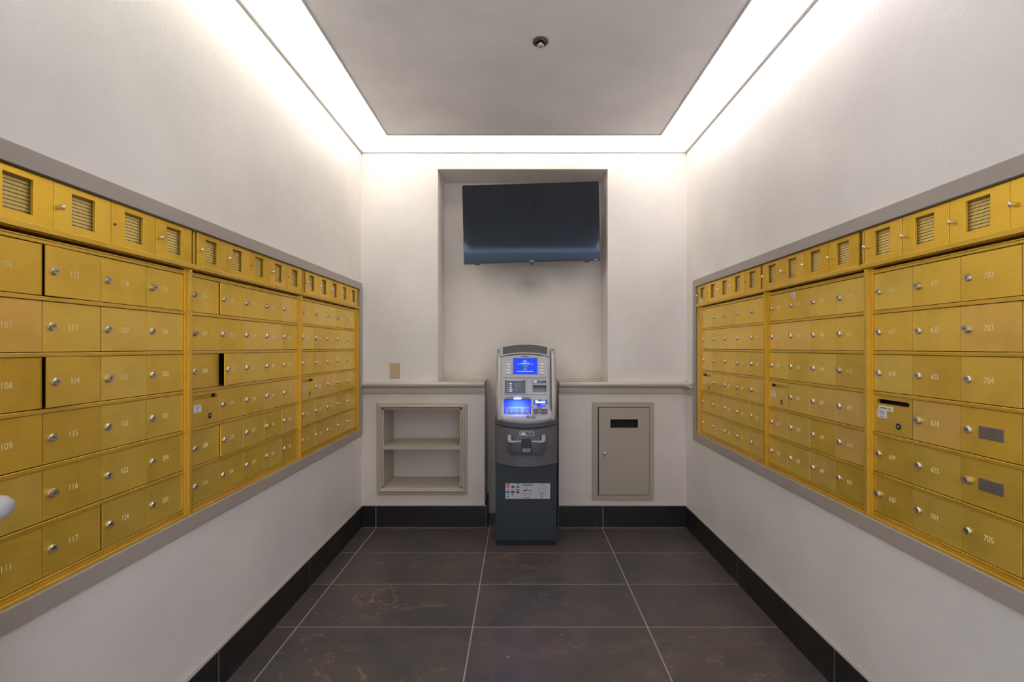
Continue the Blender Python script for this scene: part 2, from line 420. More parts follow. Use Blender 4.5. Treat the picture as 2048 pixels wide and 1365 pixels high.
# chair rail and ledge
def rail_profile():
    p = [(0.0, 1.044), (-0.016, 1.044), (-0.018, 1.047), (-0.018, 1.088), (-0.014, 1.091)]
    r = 0.0215
    for k in range(11):
        a = -PI/2 + PI*k/10
        p.append((-0.026-r*math.cos(a), 1.1125+r*math.sin(a)))
    p += [(0.0, 1.134)]
    return p
PR = rail_profile()
mb = MB(); mb.prism([(YB+y, z) for y, z in PR], XL+0.001, AX0-0.001, 'x', 'rail_paint')
mb.box(XL+0.001, NX0, YB, YB+0.004, LZ-0.012, LZ-0.0005, 'rail_paint'); mb.box(NX0+0.001, AX0-0.001, YB-0.02, YN-0.001, LZ-0.012, LZ, 'rail_paint')
struct('trim_3', mb, 'taupe rounded ledge moulding over the open shelf recess', smooth=True)
mb = MB(); mb.prism([(YB+y, z) for y, z in PR], AX1+0.001, XR-0.001, 'x', 'rail_paint')
mb.box(AX1+0.001, NX1-0.001, YB-0.02, YN-0.001, LZ-0.012, LZ, 'rail_paint')
M = Matrix.Translation((XR, 0, 0)) @ RR
n = len(PR); vs = [(-YB-y*0+0.0, y, z) for y, z in PR]; 
mb.prism([(y, z) for y, z in PR], -(YB-0.001), -3.586, 'x', 'rail_paint', M)
struct('trim_4', mb, 'taupe rounded ledge moulding over the metal hatch, turning the corner', smooth=True)

# painted frames around the mailboxes
def mail_trim(name, label, M, a, b, w=0.053):
    mb = MB(); z0, z1 = MZ0, MZ1
    mb.ring((a-w, b+w, z0-w, z1+w-0.002), (a, b, z0, z1), -0.018, 0.03, 'mail_trim_paint', M)
    return struct(name, mb, label, bevel=0.0015)
mail_trim('trim_5', 'painted taupe frame around the left mailboxes', Matrix.Translation((XL, 0, 0)) @ RL, 0.85, 3.682)
mail_trim('trim_6', 'painted taupe frame around the right mailboxes', Matrix.Translation((XR, 0, 0)) @ RR, -3.531, -0.85)

# entrance door, folded open beside the viewer
mb = MB(); mb.box(-1.010, -0.969, YF+0.005, 0.90, 0.008, 2.10, 'door_paint')
d = struct('door_1', mb, 'pale door folded open at the left edge', bevel=0.002)
mb = MB(); M = Matrix.Translation((-0.969, 0.84, 1.1215)) @ RL
mb.lathe([(0.028, 0), (0.028, 0.004), (0.012, 0.008), (0.010, 0.030), (0.013, 0.038), (0.0185, 0.046), (0.0212, 0.056), (0.0205, 0.068), (0.016, 0.077), (0.009, 0.082), (0.001, 0.083)], 'door_paint', M, 32)
k = mb.build('door_knob', d, smooth=True)

# ------------------------------------------------------------------ mailboxes
ROWS = [1.668-0.1468*i for i in range(6)]      # door tops
DH = 0.1340
def door_mesh(w, h=DH):
    mb = MB(); g = 0.0009
    mb.box(g, w-g, 0.0, 0.004, 0.0008, h-0.0008, 'gold_door'); return mb
def lock_meshes():
    out = []
    for r, h in ((0.0108, 0.0075), (0.0122, 0.0115)):
        mb = MB()
        mb.lathe([(r, 0), (r, 0.0025), (r*0.93, 0.0032), (r*0.86, h*0.8), (r*0.80, h), (r*0.52, h), (r*0.50, h-0.0012), (0.0005, h-0.0012)], 'worn_nickel', None, 20)
        mb.box(-0.0010, 0.0010, -h-0.0002+0.0006, -h+0.003, -0.0042, 0.0042, 'keyhole')
        o = mb.build('lock', smooth=True); o.hide_render = False
        out.append(o)
    return out
LOCKS = lock_meshes()
unused = set(o.name for o in LOCKS)
def place_lock(kind, parent, loc, rot):
    src = LOCKS[kind]
    c = src.copy(); C.objects.link(c); c.parent = parent; c.location = loc; c.rotation_euler = (0, rot, 0)
    return c
def slot_door(w, extra):
    # outgoing-mail door: rounded slot, label, dark lock with four screws
    mb = MB(); h = DH; g = 0.0009
    sx0, sx1, sz0, sz1 = 0.016, w-0.013, h-0.030, h-0.014
    # plate with a rounded slot
    pts = []
    r = (sz1-sz0)/2
    for k in range(9):
        a = PI/2+PI*k/8; pts.append((sx0+r+r*math.cos(a), sz0+r+r*math.sin(a)))
    for k in range(9):
        a = -PI/2+PI*k/8; pts.append((sx1-r+r*math.cos(a), sz0+r+r*math.sin(a)))
    n = len(pts); O = []
    for x, z in pts:
        cx = g if x < w/2 else w-g
        O.append((cx, z))
    # top band, bottom band
    mb.box(g, w-g, 0, 0.010, 0.0008, sz0, 'gold_door'); mb.box(g, w-g, 0, 0.010, sz1, h-0.0008, 'gold_door')
    for lo, hi, ex in ((0, 9, g), (9, 18, w-g)):
        seg = pts[lo:hi]
        poly = seg + [(ex, seg[-1][1]), (ex, seg[0][1])]
        mb.prism(poly, 0, 0.010, 'y', 'gold_door')
    mb.box(sx0-0.002, sx1+0.002, 0.004, 0.030, sz0-0.004, sz0-0.001, 'gold_frame')
    mb.box(sx0, sx1, *((0.035, 0.038) if extra else (0.019, 0.020)), sz0-0.02, sz1+0.01, 'box_inside' if extra else 'gold_door')
    return mb
def bank(name, label, root_loc, rz, w, cols, numbers, slot_col, group, ajar, big_locks, pl, pr, plates={}, extras=None):
    """root at viewer-left bottom of the doors, door plane at local y=0; numbers[c][r]"""
    t = thing(name, label, 'mailboxes', (root_loc[0], root_loc[1], 0), (0, 0, rz), group)
    W = w*cols
    mb = MB()
    mb.box(-pl, 0, -0.004, 0.05, MZ0, 1.690, 'gold_frame'); mb.box(W, W+pr, -0.004, 0.05, MZ0, 1.690, 'gold_frame')
    mb.box(-pl, -pl+0.008, -0.016, 0.05, MZ0, 1.690, 'gold_frame'); mb.box(W+pr-0.008, W+pr, -0.016, 0.05, MZ0, 1.690, 'gold_frame')
    mb.box(0, W, -0.003, 0.05, 1.669, 1.6825, 'gold_frame')
    mb.box(-pl+0.008, W+pr-0.008, -0.006, 0.0, 1.678, 1.6825, 'gold_frame')
    mb.box(0, W, -0.004, 0.05, 0.790, 0.7990, 'gold_frame')
    mb.box(-pl+0.008, W+pr-0.008, -0.014, 0.05, MZ0, 0.7835, 'gold_frame'); mb.box(0, W, -0.001, 0.05, 0.7835, 0.790, 'gold_frame')
    for i in range(5):
        z = ROWS[i]-DH
        mb.box(0, W, -0.005, 0.06, z-0.0125, z-0.0015, 'gold_frame')
    mb.box(-pl, W+pr, 0.058, 0.062, MZ0, 1.690, 'box_inside')
    for c in range(cols+1):
        mb.box(w*c-0.001, w*c+0.001, 0.013, 0.06, MZ0, 1.690, 'box_inside')
    mb.build('frame', t, bevel=0.0008, seg=1)
    proto = None
    for c in range(cols):
        for r in range(6):
            zb = ROWS[r]-DH
            if r == 3 and c == slot_col:
                d = slot_door(w, extras).build('outgoing_mail_door', t); d.location = (w*c, 0, zb)
                d['label'] = 'gold door with a rounded mail slot and a sticker'
                mb = MB(); mb.box(-0.022, 0.022, -0.0008, 0, -0.014, 0.014, 'label_white')
                for q, (ww, zz) in enumerate(((0.030, 0.008), (0.022, 0.003), (0.010, -0.002), (0.020, -0.009))):
                    mb.box(-ww/2, ww/2, -0.001, -0.0008, zz-0.0008, zz+0.0008, 'ink_dark')
                s = mb.build('sticker', d); s.location = (0.040, 0, 0.069)
                if extras == 'metered':
                    s.location = (0.040, 0, 0.067)
                    mb = MB(); mb.box(-0.0335, 0.0335, -0.0022, 0, -0.0085, 0.0085, 'label_cream')
                    for q in (): pass
                    s2 = mb.build('name_tag', d, bevel=0.0008); s2.location = (0.0600, 0, 0.0885)
                    tx = text_mesh('METERED MAIL', 0.0078, 'ink_dark')
                    s3 = bpy.data.objects.new('lettering', tx); C.objects.link(s3); s3.parent = d; s3.location = (0.0600, -0.0023, 0.0885)
                mb = MB(); mb.lathe([(0.0115, 0), (0.0115, 0.0006), (0.0095, 0.0006), (0.0090, -0.002), (0.0005, -0.002)], 'keyhole', None, 18)
                mb.lathe([(0.0050, 0), (0.0045, 0.0030), (0.0005, 0.0035)], 'worn_nickel', None, 12)
                for sx in (-0.0175, 0.0175):
                    for sz in (-0.0185, 0.0185): mb.lathe([(0.0020, 0), (0.0018, 0.0006), (0.0002, 0.0006)], 'plate_ink', Matrix.Translation((sx, 0, sz)), 8)
                s = mb.build('lock', d, smooth=True); s.location = (w*0.66, -0.0002, 0.033)
                continue
            if proto is None:
                d = proto = door_mesh(w).build('door', t, bevel=0.0009, seg=2)
            else:
                d = dup(proto, t, (0, 0, 0))
            ang = ajar.get((c, r), 0)
            jitter = random.uniform(-0.0006, 0.0004)
            if ang:      # hinged on its right edge, left edge swung out
                a = math.radians(ang)
                d.location = (w*(c+1)-w*math.cos(a), jitter-w*math.sin(a), zb)
                d.rotation_euler = (0, 0, a)
                d['label'] = 'gold door standing slightly ajar'
            else:
                d.location = (w*c, jitter, zb); d.rotation_euler = (0, 0, 0)
            k = 1 if (c, r) in big_locks else 0
            place_lock(k, d, (0.0245, 0, DH/2+random.uniform(-0.001, 0.001)), random.choice([PI/2, PI/2+0.2, PI/2-0.25, 0.3, PI/2]))
            num = numbers[c][r]
            if (c, r) in plates:
                mb = MB(); mb.box(-0.036, 0.036, -0.0025, 0, -0.0175, 0.0175, 'plate_metal')
                p = mb.build('number_plate', d, bevel=0.0006); p.location = (0.094, 0, DH/2); p['label'] = 'dull metal plate engraved '+plates[(c, r)]
                text_ob('number', plates[(c, r)], 0.026, 'plate_ink', d, (0.094, -0.0027, DH/2), sx=0.8)
            elif num:
                text_ob('number', str(num), 0.0235, 'number_paint', d, (0.086, -0.0001, DH/2-0.001), sx=0.85)
    return t

def seq(start):
    out = []; n = start
    while True:
        yield n
        n += 1
        if n % 100 > 25: n = n - n % 100 + 101
def fill(gen, cols, slot_col, skip=()):
    out = []
    for c in range(cols):
        col = []
        for r in range(6): col.append(None if (r == 3 and c == slot_col) else next(gen))
        out.append(col)
    return out
left1 = [[101, 102, 103, None, 104, 105], [106, 107, 108, 109, 110, 111], [112, 113, 114, 115, 116, 117], [118, 120, 121, 122, 123, 124], [125, 201, 202, 203, 204, 205]]
g = seq(206); left2 = fill(g, 5, 0); left3 = fill(g, 5, 0)
g = seq(414); right3 = fill(g, 5, 0); right2 = fill(g, 4, 0)
right1 = [[616, 617, 618, None, 619, 620], [621, 622, 623, 624, 625, 701], [702, 703, 704, 126, 226, 705], [706, 707, 708, 709, 710, 711], [712, 713, 714, 715, 716, 717]]
GL = 'banks of gold mailboxes in the left wall'; GR = 'banks of gold mailboxes in the right wall'
LX = -1.24; RX = 1.301
bank('mailbox_bank', 'nearest bank of gold mailboxes in the left wall, numbers 106 to 205', (LX, 0.907), PI/2, 0.175, 5, left1, 0, GL,
     {(2, 0): 2.4, (2, 2): 3.4, (3, 5): 1.4}, {(3, 2), (4, 0), (2, 4)}, 0.018, 0.0185)
bank('mailbox_bank', 'middle bank of gold mailboxes in the left wall, one door ajar', (LX, 1.820), PI/2, 0.175, 5, left2, 0, GL,
     {(1, 0): 1.6, (1, 2): 7.5, (1, 4): 1.8}, {(0, 1), (3, 4)}, 0.0185, 0.021)
bank('mailbox_bank', 'farthest bank of gold mailboxes in the left wall, beside the back corner', (LX, 2.738), PI/2, 0.1776, 5, left3, 0, GL,
     {(1, 2): 1.0, (2, 3): 0.9}, {(1, 1), (3, 0)}, 0.0205, 0.052)
bank('mailbox_bank', 'nearest bank of gold mailboxes in the right wall with grey plates 126 and 226', (RX, 1.779), -PI/2, 0.175, 5, right1, 0, GR,
     {(2, 1): 0.5}, {(1, 0), (2, 1), (1, 3), (0, 5), (2, 4)}, 0.0205, 0.018, {(2, 3): '126', (2, 4): '226'}, 'metered')
b2 = bank('mailbox_bank', 'middle bank of gold mailboxes in the right wall, four doors wide', (RX, 2.524), -PI/2, 0.176, 4, right2, 0, GR,
     {}, {(3, 2), (0, 5)}, 0.0215, 0.0195)
bank('mailbox_bank', 'farthest bank of gold mailboxes in the right wall, beside the back corner', (RX, 3.455), -PI/2, 0.1776, 5, right3, 0, GR,
     {}, {(4, 3)}, 0.052, 0.0195)
# little paper number on one door of the middle right bank
for ch in b2.children:
    if ch.name.startswith('door') and abs(ch.location.x-0.176) < 0.002 and abs(ch.location.z-(ROWS[0]-DH)) < 0.002:
        mb = MB(); mb.box(-0.017, 0.017, -0.0006, 0, -0.0135, 0.0135, 'label_white')
        s = mb.build('paper_tag', ch); s.location = (0.045, -0.0002, 0.113)
        text_ob('lettering', '2', 0.020, 'ink_dark', ch, (0.041, -0.001, 0.113))

# upper row: doors with louvred windows
UZ0, UZ1 = 1.711, 1.839
def upper(label, root, rz, w, cols, group, tiny, pl, pr, sticker=None):
    t = thing('louvred_door_row', label, 'cabinet', (root[0], root[1], 0), (0, 0, rz), group)
    W = w*cols; mb = MB()
    mb.box(-pl, W+pr, -0.022, 0.05, 1.6935, 1.7095, 'gold_frame')
    mb.box(-pl, W+pr, -0.012, 0.05, 1.6905, 1.6935, 'gold_frame')
    mb.box(-pl, W+pr, -0.006, 0.05, UZ1+0.0005, MZ1-0.0005, 'gold_frame')
    mb.box(-pl, -pl+0.009, -0.006, 0.05, UZ0, UZ1, 'gold_frame')
    if pr > 0.02: mb.box(W+pr-0.02, W+pr, -0.006, 0.05, UZ0, UZ1, 'gold_frame')
    mb.box(-pl, W+pr, 0.03, 0.034, UZ0-0.001, UZ1+0.001, 'box_inside')
    mb.build('frame', t, bevel=0.0008, seg=1)
    mb = MB(); ns = 13; p = (UZ1-UZ0)/ns
    for i in range(ns):
        z = UZ0+p*i
        mb.prism([(0.004, z+0.0008), (0.0060, z+p-0.0005), (0.0090, z+p-0.0005), (0.007, z+0.0008)], -pl+0.010, W+pr-0.002, 'x', 'gold_louver')
    mb.build('louver_panel', t)
    g = 0.0009
    mb = MB(); wx0, wx1 = 0.052*w/0.18, 0.052*w/0.18+0.0735*w/0.18
    mb.ring((g, w-g, 0.0005, UZ1-UZ0-0.0005), (wx0, wx1, 0.0225, 0.1120), -0.009, 0.0, 'gold_upper')
    proto = mb.build('door', t, bevel=0.0007, seg=1)
    mk = MB(); mk.lathe([(0.0035, 0), (0.0035, 0.006), (0.0072, 0.0075), (0.0078, 0.0105), (0.0065, 0.0135), (0.003, 0.0155), (0.0004, 0.016)], 'chrome', None, 16)
    mt_ = MB(); mt_.lathe([(0.0036, 0), (0.0034, 0.0035), (0.0020, 0.0048), (0.0003, 0.005)], 'plate_ink', None, 12)
    for c in range(cols):
        d = proto if c == 0 else dup(proto, t, (0, 0, 0))
        d.location = (w*c, random.uniform(-0.0005, 0.0005), UZ0)
        kb = (mt_ if c in tiny else mk).build('knob', d, smooth=True); kb.location = (0.0125, -0.009, 0.0625)
        if sticker == c:
            mb = MB(); mb.box(-0.020, 0.020, -0.0098, -0.009, -0.014, 0.014, 'label_white'); mb.box(-0.018, 0.004, -0.0101, -0.0098, -0.006, 0.012, 'print_pale')
            s = mb.build('paper_tag', d); s.location = (0.078, 0, 0.022)
    return t
GU = 'rows of louvred gold doors over the left mailboxes'; GV = 'rows of louvred gold doors over the right mailboxes'
upper('nearest row of louvred gold doors above the left mailboxes', (LX, 0.921), PI/2, 0.179, 5, GU, {3}, 0.018, 0.013)
upper('middle row of louvred gold doors above the left mailboxes', (LX, 1.845), PI/2, 0.179, 5, GU, {2, 4}, 0.013+0.002, 0.016)
upper('farthest row of louvred gold doors above the left mailboxes, by the back corner', (LX, 2.778), PI/2, 0.1785, 5, GU, set(), 0.020, 0.010)
upper('nearest row of louvred gold doors above the right mailboxes', (RX, 1.817), -PI/2, 0.180, 5, GV, set(), 0.015, 0.03)
upper('middle row of louvred gold doors above the right mailboxes, four doors wide', (RX, 2.574), -PI/2, 0.1815, 4, GV, set(), 0.013, 0.013+0.002)
upper('farthest row of louvred gold doors above the right mailboxes, by the back corner', (RX, 3.523), -PI/2, 0.1845, 5, GV, {1, 4}, 0.006, 0.012, sticker=0)
for o in LOCKS: bpy.data.objects.remove(o)

# ------------------------------------------------------------------ back wall fittings
# open recessed shelf unit
t = thing('recessed_shelf', 'open two-tier shelf recess in the low back wall, left of the machine', 'shelf', (-0.763, YB, 0.30))
mb = MB()
o_, i_ = (-1.1134, -0.4107, 0.2544, 0.9634), (-1.0745, -0.4525, 0.3010, 0.9290)
# mitred rounded moulding: loft the profile around the rectangle
prof = [(0.0, 0.0), (0.0, -0.010), (0.10, -0.015), (0.28, -0.015), (0.40, -0.018), (0.60, -0.025), (0.80, -0.024), (0.94, -0.017), (1.0, -0.008), (1.0, 0.02)]
vs = []; fs = []
for s_, y in prof:
    a = [o_[k]+(i_[k]-o_[k])*s_ for k in range(4)]
    vs += [(a[0], YB+y, a[2]), (a[1], YB+y, a[2]), (a[1], YB+y, a[3]), (a[0], YB+y, a[3])]
for i in range(len(prof)-1):
    for k in range(4):
        j = (k+1) % 4; fs.append((4*i+k, 4*i+j, 4*i+4+j, 4*i+4+k))
mb.add(vs, fs, 'trim_paint'); mb.build('moulding', t, loc=t.location, smooth=True)
mb = MB(); x0, x1, z0, z1 = -1.0725, -0.4545, 0.303, 0.927
mb.box(x0, x0+0.012, YB+0.001, YN-0.02, z0, z1, 'trim_paint'); mb.box(x1-0.012, x1, YB+0.001, YN-0.02, z0, z1, 'trim_paint')
mb.box(x0, x1, YB+0.001, YN-0.02, z0, z0+0.010, 'trim_paint'); mb.box(x0, x1, YB+0.001, YN-0.02, z1-0.012, z1, 'trim_paint')
mb.build('lining', t, loc=t.location)
mb = MB(); mb.box(x0, x1, YN-0.02, YN-0.005, z0, z1, 'lower_wall_paint'); mb.build('back_panel', t, loc=t.location)
mb = MB(); mb.box(x0+0.012, x1-0.012, YB+0.004, YN-0.021, 0.602, 0.634, 'trim_paint'); mb.build('shelf', t, loc=t.location, bevel=0.0015)

# metal hatch with letter opening
t = thing('wall_hatch', 'taupe metal access door with black letter opening in the low back wall', 'hatch', (0.80, YB, 0.2145))
mb = MB(); mb.ring((0.5605, 1.038, 0.2145, 0.973), (0.604, 1.0045, 0.250, 0.934), YB-0.012, YB+0.0, 'metal_door_paint'); mb.build('frame', t, loc=t.location, bevel=0.002)
mb = MB(); mb.ring((0.6115, 1.0015, 0.2545, 0.931), (0.699, 0.9142, 0.775, 0.842), YB-0.016, YB-0.010, 'metal_door_paint')
d = mb.build('door', t, loc=t.location, bevel=0.0008, seg=1)
mb = MB(); mb.ring((0.694, 0.919, 0.770, 0.847), (0.699, 0.9142, 0.775, 0.842), YB-0.019, YB-0.014, 'trim_paint'); mb.build('slot_frame', d, loc=t.location)
mb = MB(); mb.box(0.64, 0.97, YB+0.02, YB+0.03, 0.285, 0.895, 'black_void'); mb.build('dark_interior', t, loc=t.location)
mb = MB(); mb.box(0.604, 1.0045, YB-0.0095, YB-0.0085, 0.250, 0.770, 'black_void'); mb.box(0.604, 0.690, YB-0.0095, YB-0.0085, 0.770, 0.934, 'black_void'); mb.box(0.92, 1.0045, YB-0.0095, YB-0.0085, 0.770, 0.934, 'black_void'); mb.box(0.69, 0.92, YB-0.0095, YB-0.0085, 0.85, 0.934, 'black_void'); mb.build('gap_shadow_plate', t, loc=t.location)  # black sheet that paints the shadow in the gap around the hatch door
mb = MB(); mb.lathe([(0.0060, 0), (0.0050, 0.010), (0.0095, 0.016), (0.0120, 0.024), (0.0100, 0.031), (0.004, 0.034), (0.0005, 0.0345)], 'brass_knob', Matrix.Translation((0.654, YB-0.016, 0.585)), 20)
mb.build('knob', d, loc=t.location, smooth=True)

# blank metal cover plate
mb = MB(); x0, x1, z0, z1 = -1.0129, -0.9360, 1.157, 1.278; b = 0.006
vs = [(x0, YB, z0), (x1, YB, z0), (x1, YB, z1), (x0, YB, z1), (x0+b, YB-0.009, z0+b), (x1-b, YB-0.009, z0+b), (x1-b, YB-0.009, z1-b), (x0+b, YB-0.009, z1-b)]
mb.add(vs, [(4, 5, 6, 7), (0, 1, 5, 4), (1, 2, 6, 5), (2, 3, 7, 6), (3, 0, 4, 7), (3, 2, 1, 0)], 'bronze_plate')
for z in (z0+0.022, z1-0.022): mb.lathe([(0.0028, 0), (0.0026, 0.001), (0.0003, 0.0012)], 'bronze_plate', Matrix.Translation(((x0+x1)/2, YB-0.009, z)), 10)
o = mb.build('cover_plate', loc=((x0+x1)/2, YB, (z0+z1)/2)); o.location = ((x0+x1)/2, YB, (z0+z1)/2)
o['label'] = 'small blank metal cover plate on the wall above the ledge'; o['category'] = 'wall plate'

# television
t = thing('television', 'black flat-screen television hung slightly crooked in the niche', 'television', (0.0875, 3.80, 2.375), (0, math.radians(-1.35), math.radians(-1.2)))
W, H = 1.073/2, 0.622/2
mb = MB(); mb.box(-W, W, -0.001, 0.030, -H, H, 'tv_edge'); mb.build('casing', t, bevel=0.002)
mb = MB(); mb.box(-W*0.8, W*0.8, 0.03, 0.065, -H*0.9, H*0.55, 'tv_bezel'); mb.build('rear_housing', t, bevel=0.01)
mb = MB(); b = 0.006; bb = 0.022
mb.ring((-W+0.001, W-0.001, -H+0.001, H-0.001), (-W+b, W-b, -H+bb, H-b), -0.006, -0.002, 'tv_bezel'); z = mb.build('bezel', t)
mb = MB(); mb.box(-W+b, W-b, -0.0052, -0.002, -H+bb-0.0022, -H+bb, 'tv_edge'); mb.build('trim_line', z)
text_ob('logo', 'TCL', 0.017, 'tv_logo', z, (0.0, -0.0065, -H+0.011))
text_ob('logo', 'Roku', 0.010, 'tv_logo', z, (W-0.034, -0.0065, -H+0.011))
mb = MB(); mb.box(-W+b, W-b, -0.0035, -0.002, -H+bb, H-b, 'tv_screen'); mb.build('screen', t)
mb = MB(); mb.prism([(-0.020, 0.004), (0.020, 0.004), (0.013, -0.012), (-0.013, -0.012)], -0.004, 0.012, 'y', 'tv_bezel'); s = mb.build('sensor', t); s.location = (0, 0, -H-0.001)
for sx in (-0.43, 0.43):
    mb = MB(); mb.box(-0.020, 0.020, 0.0, 0.02, -0.006, 0.001, 'tv_bezel'); s = mb.build('foot_mount', t, bevel=0.002); s.location = (sx, 0, -H)
mb = MB(); mb.box(-0.15, 0.15, 0.064, 0.075, -0.15, 0.15, 'machine_black'); mb.box(-0.03, 0.03, 0.07, 0.255, -0.05, 0.05, 'machine_black'); mb.build('wall_bracket', t)

# recessed sprinkler in the ceiling
t = thing('ceiling_sprinkler', 'small recessed chrome sprinkler head in the ceiling panel', 'sprinkler', (0.1018, 2.4026, ZC))
M = Matrix.Translation((0.1018, 2.4026, ZC)) @ Matrix.Rotation(PI/2, 4, 'X')
mb = MB(); mb.lathe([(0.030, -0.001), (0.0415, -0.001), (0.0415, 0.003), (0.037, 0.006), (0.0335, 0.006), (0.033, 0.001), (0.032, -0.0005)], 'plate_metal', M, 32)
mb.build('escutcheon', t, loc=t.location, smooth=True)
mb = MB(); mb.lathe([(0.0325, 0.0005), (0.032, 0.003), (0.0005, 0.0032)], 'black_void', M, 24); mb.lathe([(0.0270, 0.003), (0.0270, 0.005), (0.0245, 0.0055), (0.0235, 0.003)], 'chrome', M, 32); mb.lathe([(0.0230, 0.003), (0.0225, 0.0056), (0.0005, 0.0057)], 'black_void', M, 24)  # black discs paint the shade of a hollow cup; the ring is chrome
mb.build('cup_shade', t, loc=t.location)
mb = MB(); mb.lathe([(0.009, 0.0), (0.009, 0.008), (0.006, 0.010), (0.004, 0.013), (0.004, 0.020), (0.017, 0.0205), (0.016, 0.0220), (0.001, 0.0225)], 'chrome', M, 20)
for a in (0, PI):
    mb.box(0.010, 0.013, -0.002, 0.002, -0.020, 0.0, 'chrome', Matrix.Translation((0.1018, 2.4026, ZC)) @ Matrix.Rotation(a, 4, 'Z'))
mb.build('sprinkler_head', t, loc=t.location, smooth=True)

# ------------------------------------------------------------------ cash machine
AC = 0.043
t = thing('cash_machine', 'free-standing grey cash machine with lit blue screen and keypad', 'cash machine', (AC, 3.41, 0.0))
LOC = t.location.copy()
hw = 0.2155
mb = MB(); mb.box(AC-hw, AC+hw, 3.41, 3.93, 0.033, 0.640, 'machine_base'); mb.build('cabinet', t, loc=LOC, bevel=0.004)
mb = MB(); mb.box(AC-hw+0.006, AC+hw-0.006, 3.419, 3.92, 0.0, 0.033, 'machine_black'); mb.build('plinth', t, loc=LOC)

def profY(z):   # front surface of the upper head
    pts = [(0.84, 3.372), (0.90, 3.366), (1.00, 3.404), (1.20, 3.480), (1.32, 3.527), (1.40, 3.562), (1.44, 3.59)]
    for (a, ya), (b, yb_) in zip(pts, pts[1:]):
        if z <= b: return ya+(yb_-ya)*(z-a)/(b-a)
    return pts[-1][1]
def loft(cols, mt):
    """cols: list of closed-profile point lists [(x,y,z)...] joined side to side"""
    mb = MB(); n = len(cols[0]); vs = [p for c in cols for p in c]; fs = []
    for i in range(len(cols)-1):
        for k in range(n):
            j = (k+1) % n; fs.append((i*n+k, i*n+j, (i+1)*n+j, (i+1)*n+k))
    fs.append(tuple(range(n))); fs.append(tuple((len(cols)-1)*n+k for k in range(n)))
    return mb.add(vs, fs, mt)
NC = 24
def us(): return [-1+2*k/NC for k in range(NC+1)]
# lower fascia, bowed forward, with curved lower edge and top seam
def bow(u): return 1-u*u
cols = []
for u in us():
    x = AC+u*0.2195; y = 3.392-0.034*bow(u)
    if abs(u) > 0.96: y += 0.010
    zb, zt = 0.586-0.022*bow(u), 0.8590-0.025*bow(u)
    cols.append([(x, y+0.006, zb), (x, y, zb+0.006), (x, y, zt-0.006), (x, y+0.006, zt), (x, 3.90, zt), (x, 3.90, zb)])
fascia = loft(cols, 'machine_grey').build('lower_fascia', t, loc=LOC, smooth=True)
# band under the silver face (dark grey lip) and seam
cols = []
for u in us():
    x = AC+u*0.2200; y = 3.388-0.036*bow(u)
    zb, zt = 0.8625-0.025*bow(u), 0.8990-0.030*bow(u)
    cols.append([(x, y+0.004, zb), (x, y, zb+0.004), (x, y-0.004, zt), (x, 3.45, zt+0.01), (x, 3.90, zt+0.01), (x, 3.90, zb)])
loft(cols, 'machine_grey').build('lip_band', t, loc=LOC, smooth=True)
cols = []
for u in (-1, 1):
    x = AC+u*0.214
    cols.append([(x, 3.41, 0.62), (x, 3.41, 0.90), (x, 3.425, 1.00), (x, 3.50, 1.20), (x, 3.55, 1.32), (x, 3.575, 1.375), (x, 3.62, 1.388), (x, 3.88, 1.388), (x, 3.92, 1.34), (x, 3.92, 0.62)])
body = loft(cols, 'machine_side')
body_o = body.build('housing', t, loc=LOC, bevel=0.012, seg=3)
# side wings
for sg in (-1, 1):
    prof_z = [0.893, 0.93, 1.0, 1.08, 1.16, 1.24, 1.30, 1.345, 1.368, 1.376]
    cols = []
    for z in prof_z:
        f = (z-0.893)/(1.376-0.893)
        xo = 0.2005+0.018*min(1, f*3.0) - 0.002*f
        if f > 0.9: xo -= 0.03*(f-0.9)/0.1*0.35
        xi = 0.183-0.006*(1-f) + 0.0*f
        if f > 0.85: xi = 0.183+0.0*f
        y = profY(z)-0.002 + 0.0
        xs_ = [xi, xi+0.004, (xi+xo)/2, xo-0.006, xo]
        ys_ = [y+0.012, y, y-0.006, y+0.002, y+0.016]
        top = max(0, f-0.92)/0.08*0.03
        cols.append([(AC+sg*a, b+top, z) for a, b in zip(xs_, ys_)] + [(AC+sg*xo, 3.62+0.2*f*0, z), (AC+sg*xi, 3.62, z)])
    loft(cols, 'machine_silver').build('side_wing', t, loc=LOC, smooth=True)
# face coordinates: (cx, cy) measured on the inclined face -> x, z
def px(cx, cy, off=0.0):
    x = 960+cx/6.205; y = 670+cy/6.205
    z = 1.1
    for _ in range(12): z = EYE-(y-CY)*(profY(z)+off)/F
    return (x-CX)*(profY(z)+off)/F, z
def facepoly(pts, thick, off, mt, mb=None):
    """polygon lying on the inclined face; off = how proud its front stands"""
    mb = mb or MB(); vs = []
    nrm = Vector((0, -0.935, 0.355))
    P = [px(a, b) for a, b in pts]
    for d in (off, off-thick):
        for x, z in P: vs.append(tuple(Vector((x, profY(z), z))+nrm*d))
    n = len(P)
    return mb.add(vs, [tuple(range(n)), tuple(range(2*n-1, n-1, -1))]+[(i, n+i, n+(i+1) % n, (i+1) % n) for i in range(n)], mt)
def rect(a, b, c, d, r=0, k=4):
    if not r: return [(a, d), (c, d), (c, b), (a, b)]
    pts = []
    for (x, y, s) in ((a+r, d-r, PI/2), (a+r, b+r, PI), (c-r, b+r, 1.5*PI), (c-r, d-r, 0)):
        for q in range(k+1):
            an = s+PI/2*q/k; pts.append((x+r*math.cos(an), y+r*math.sin(an)))
    return pts
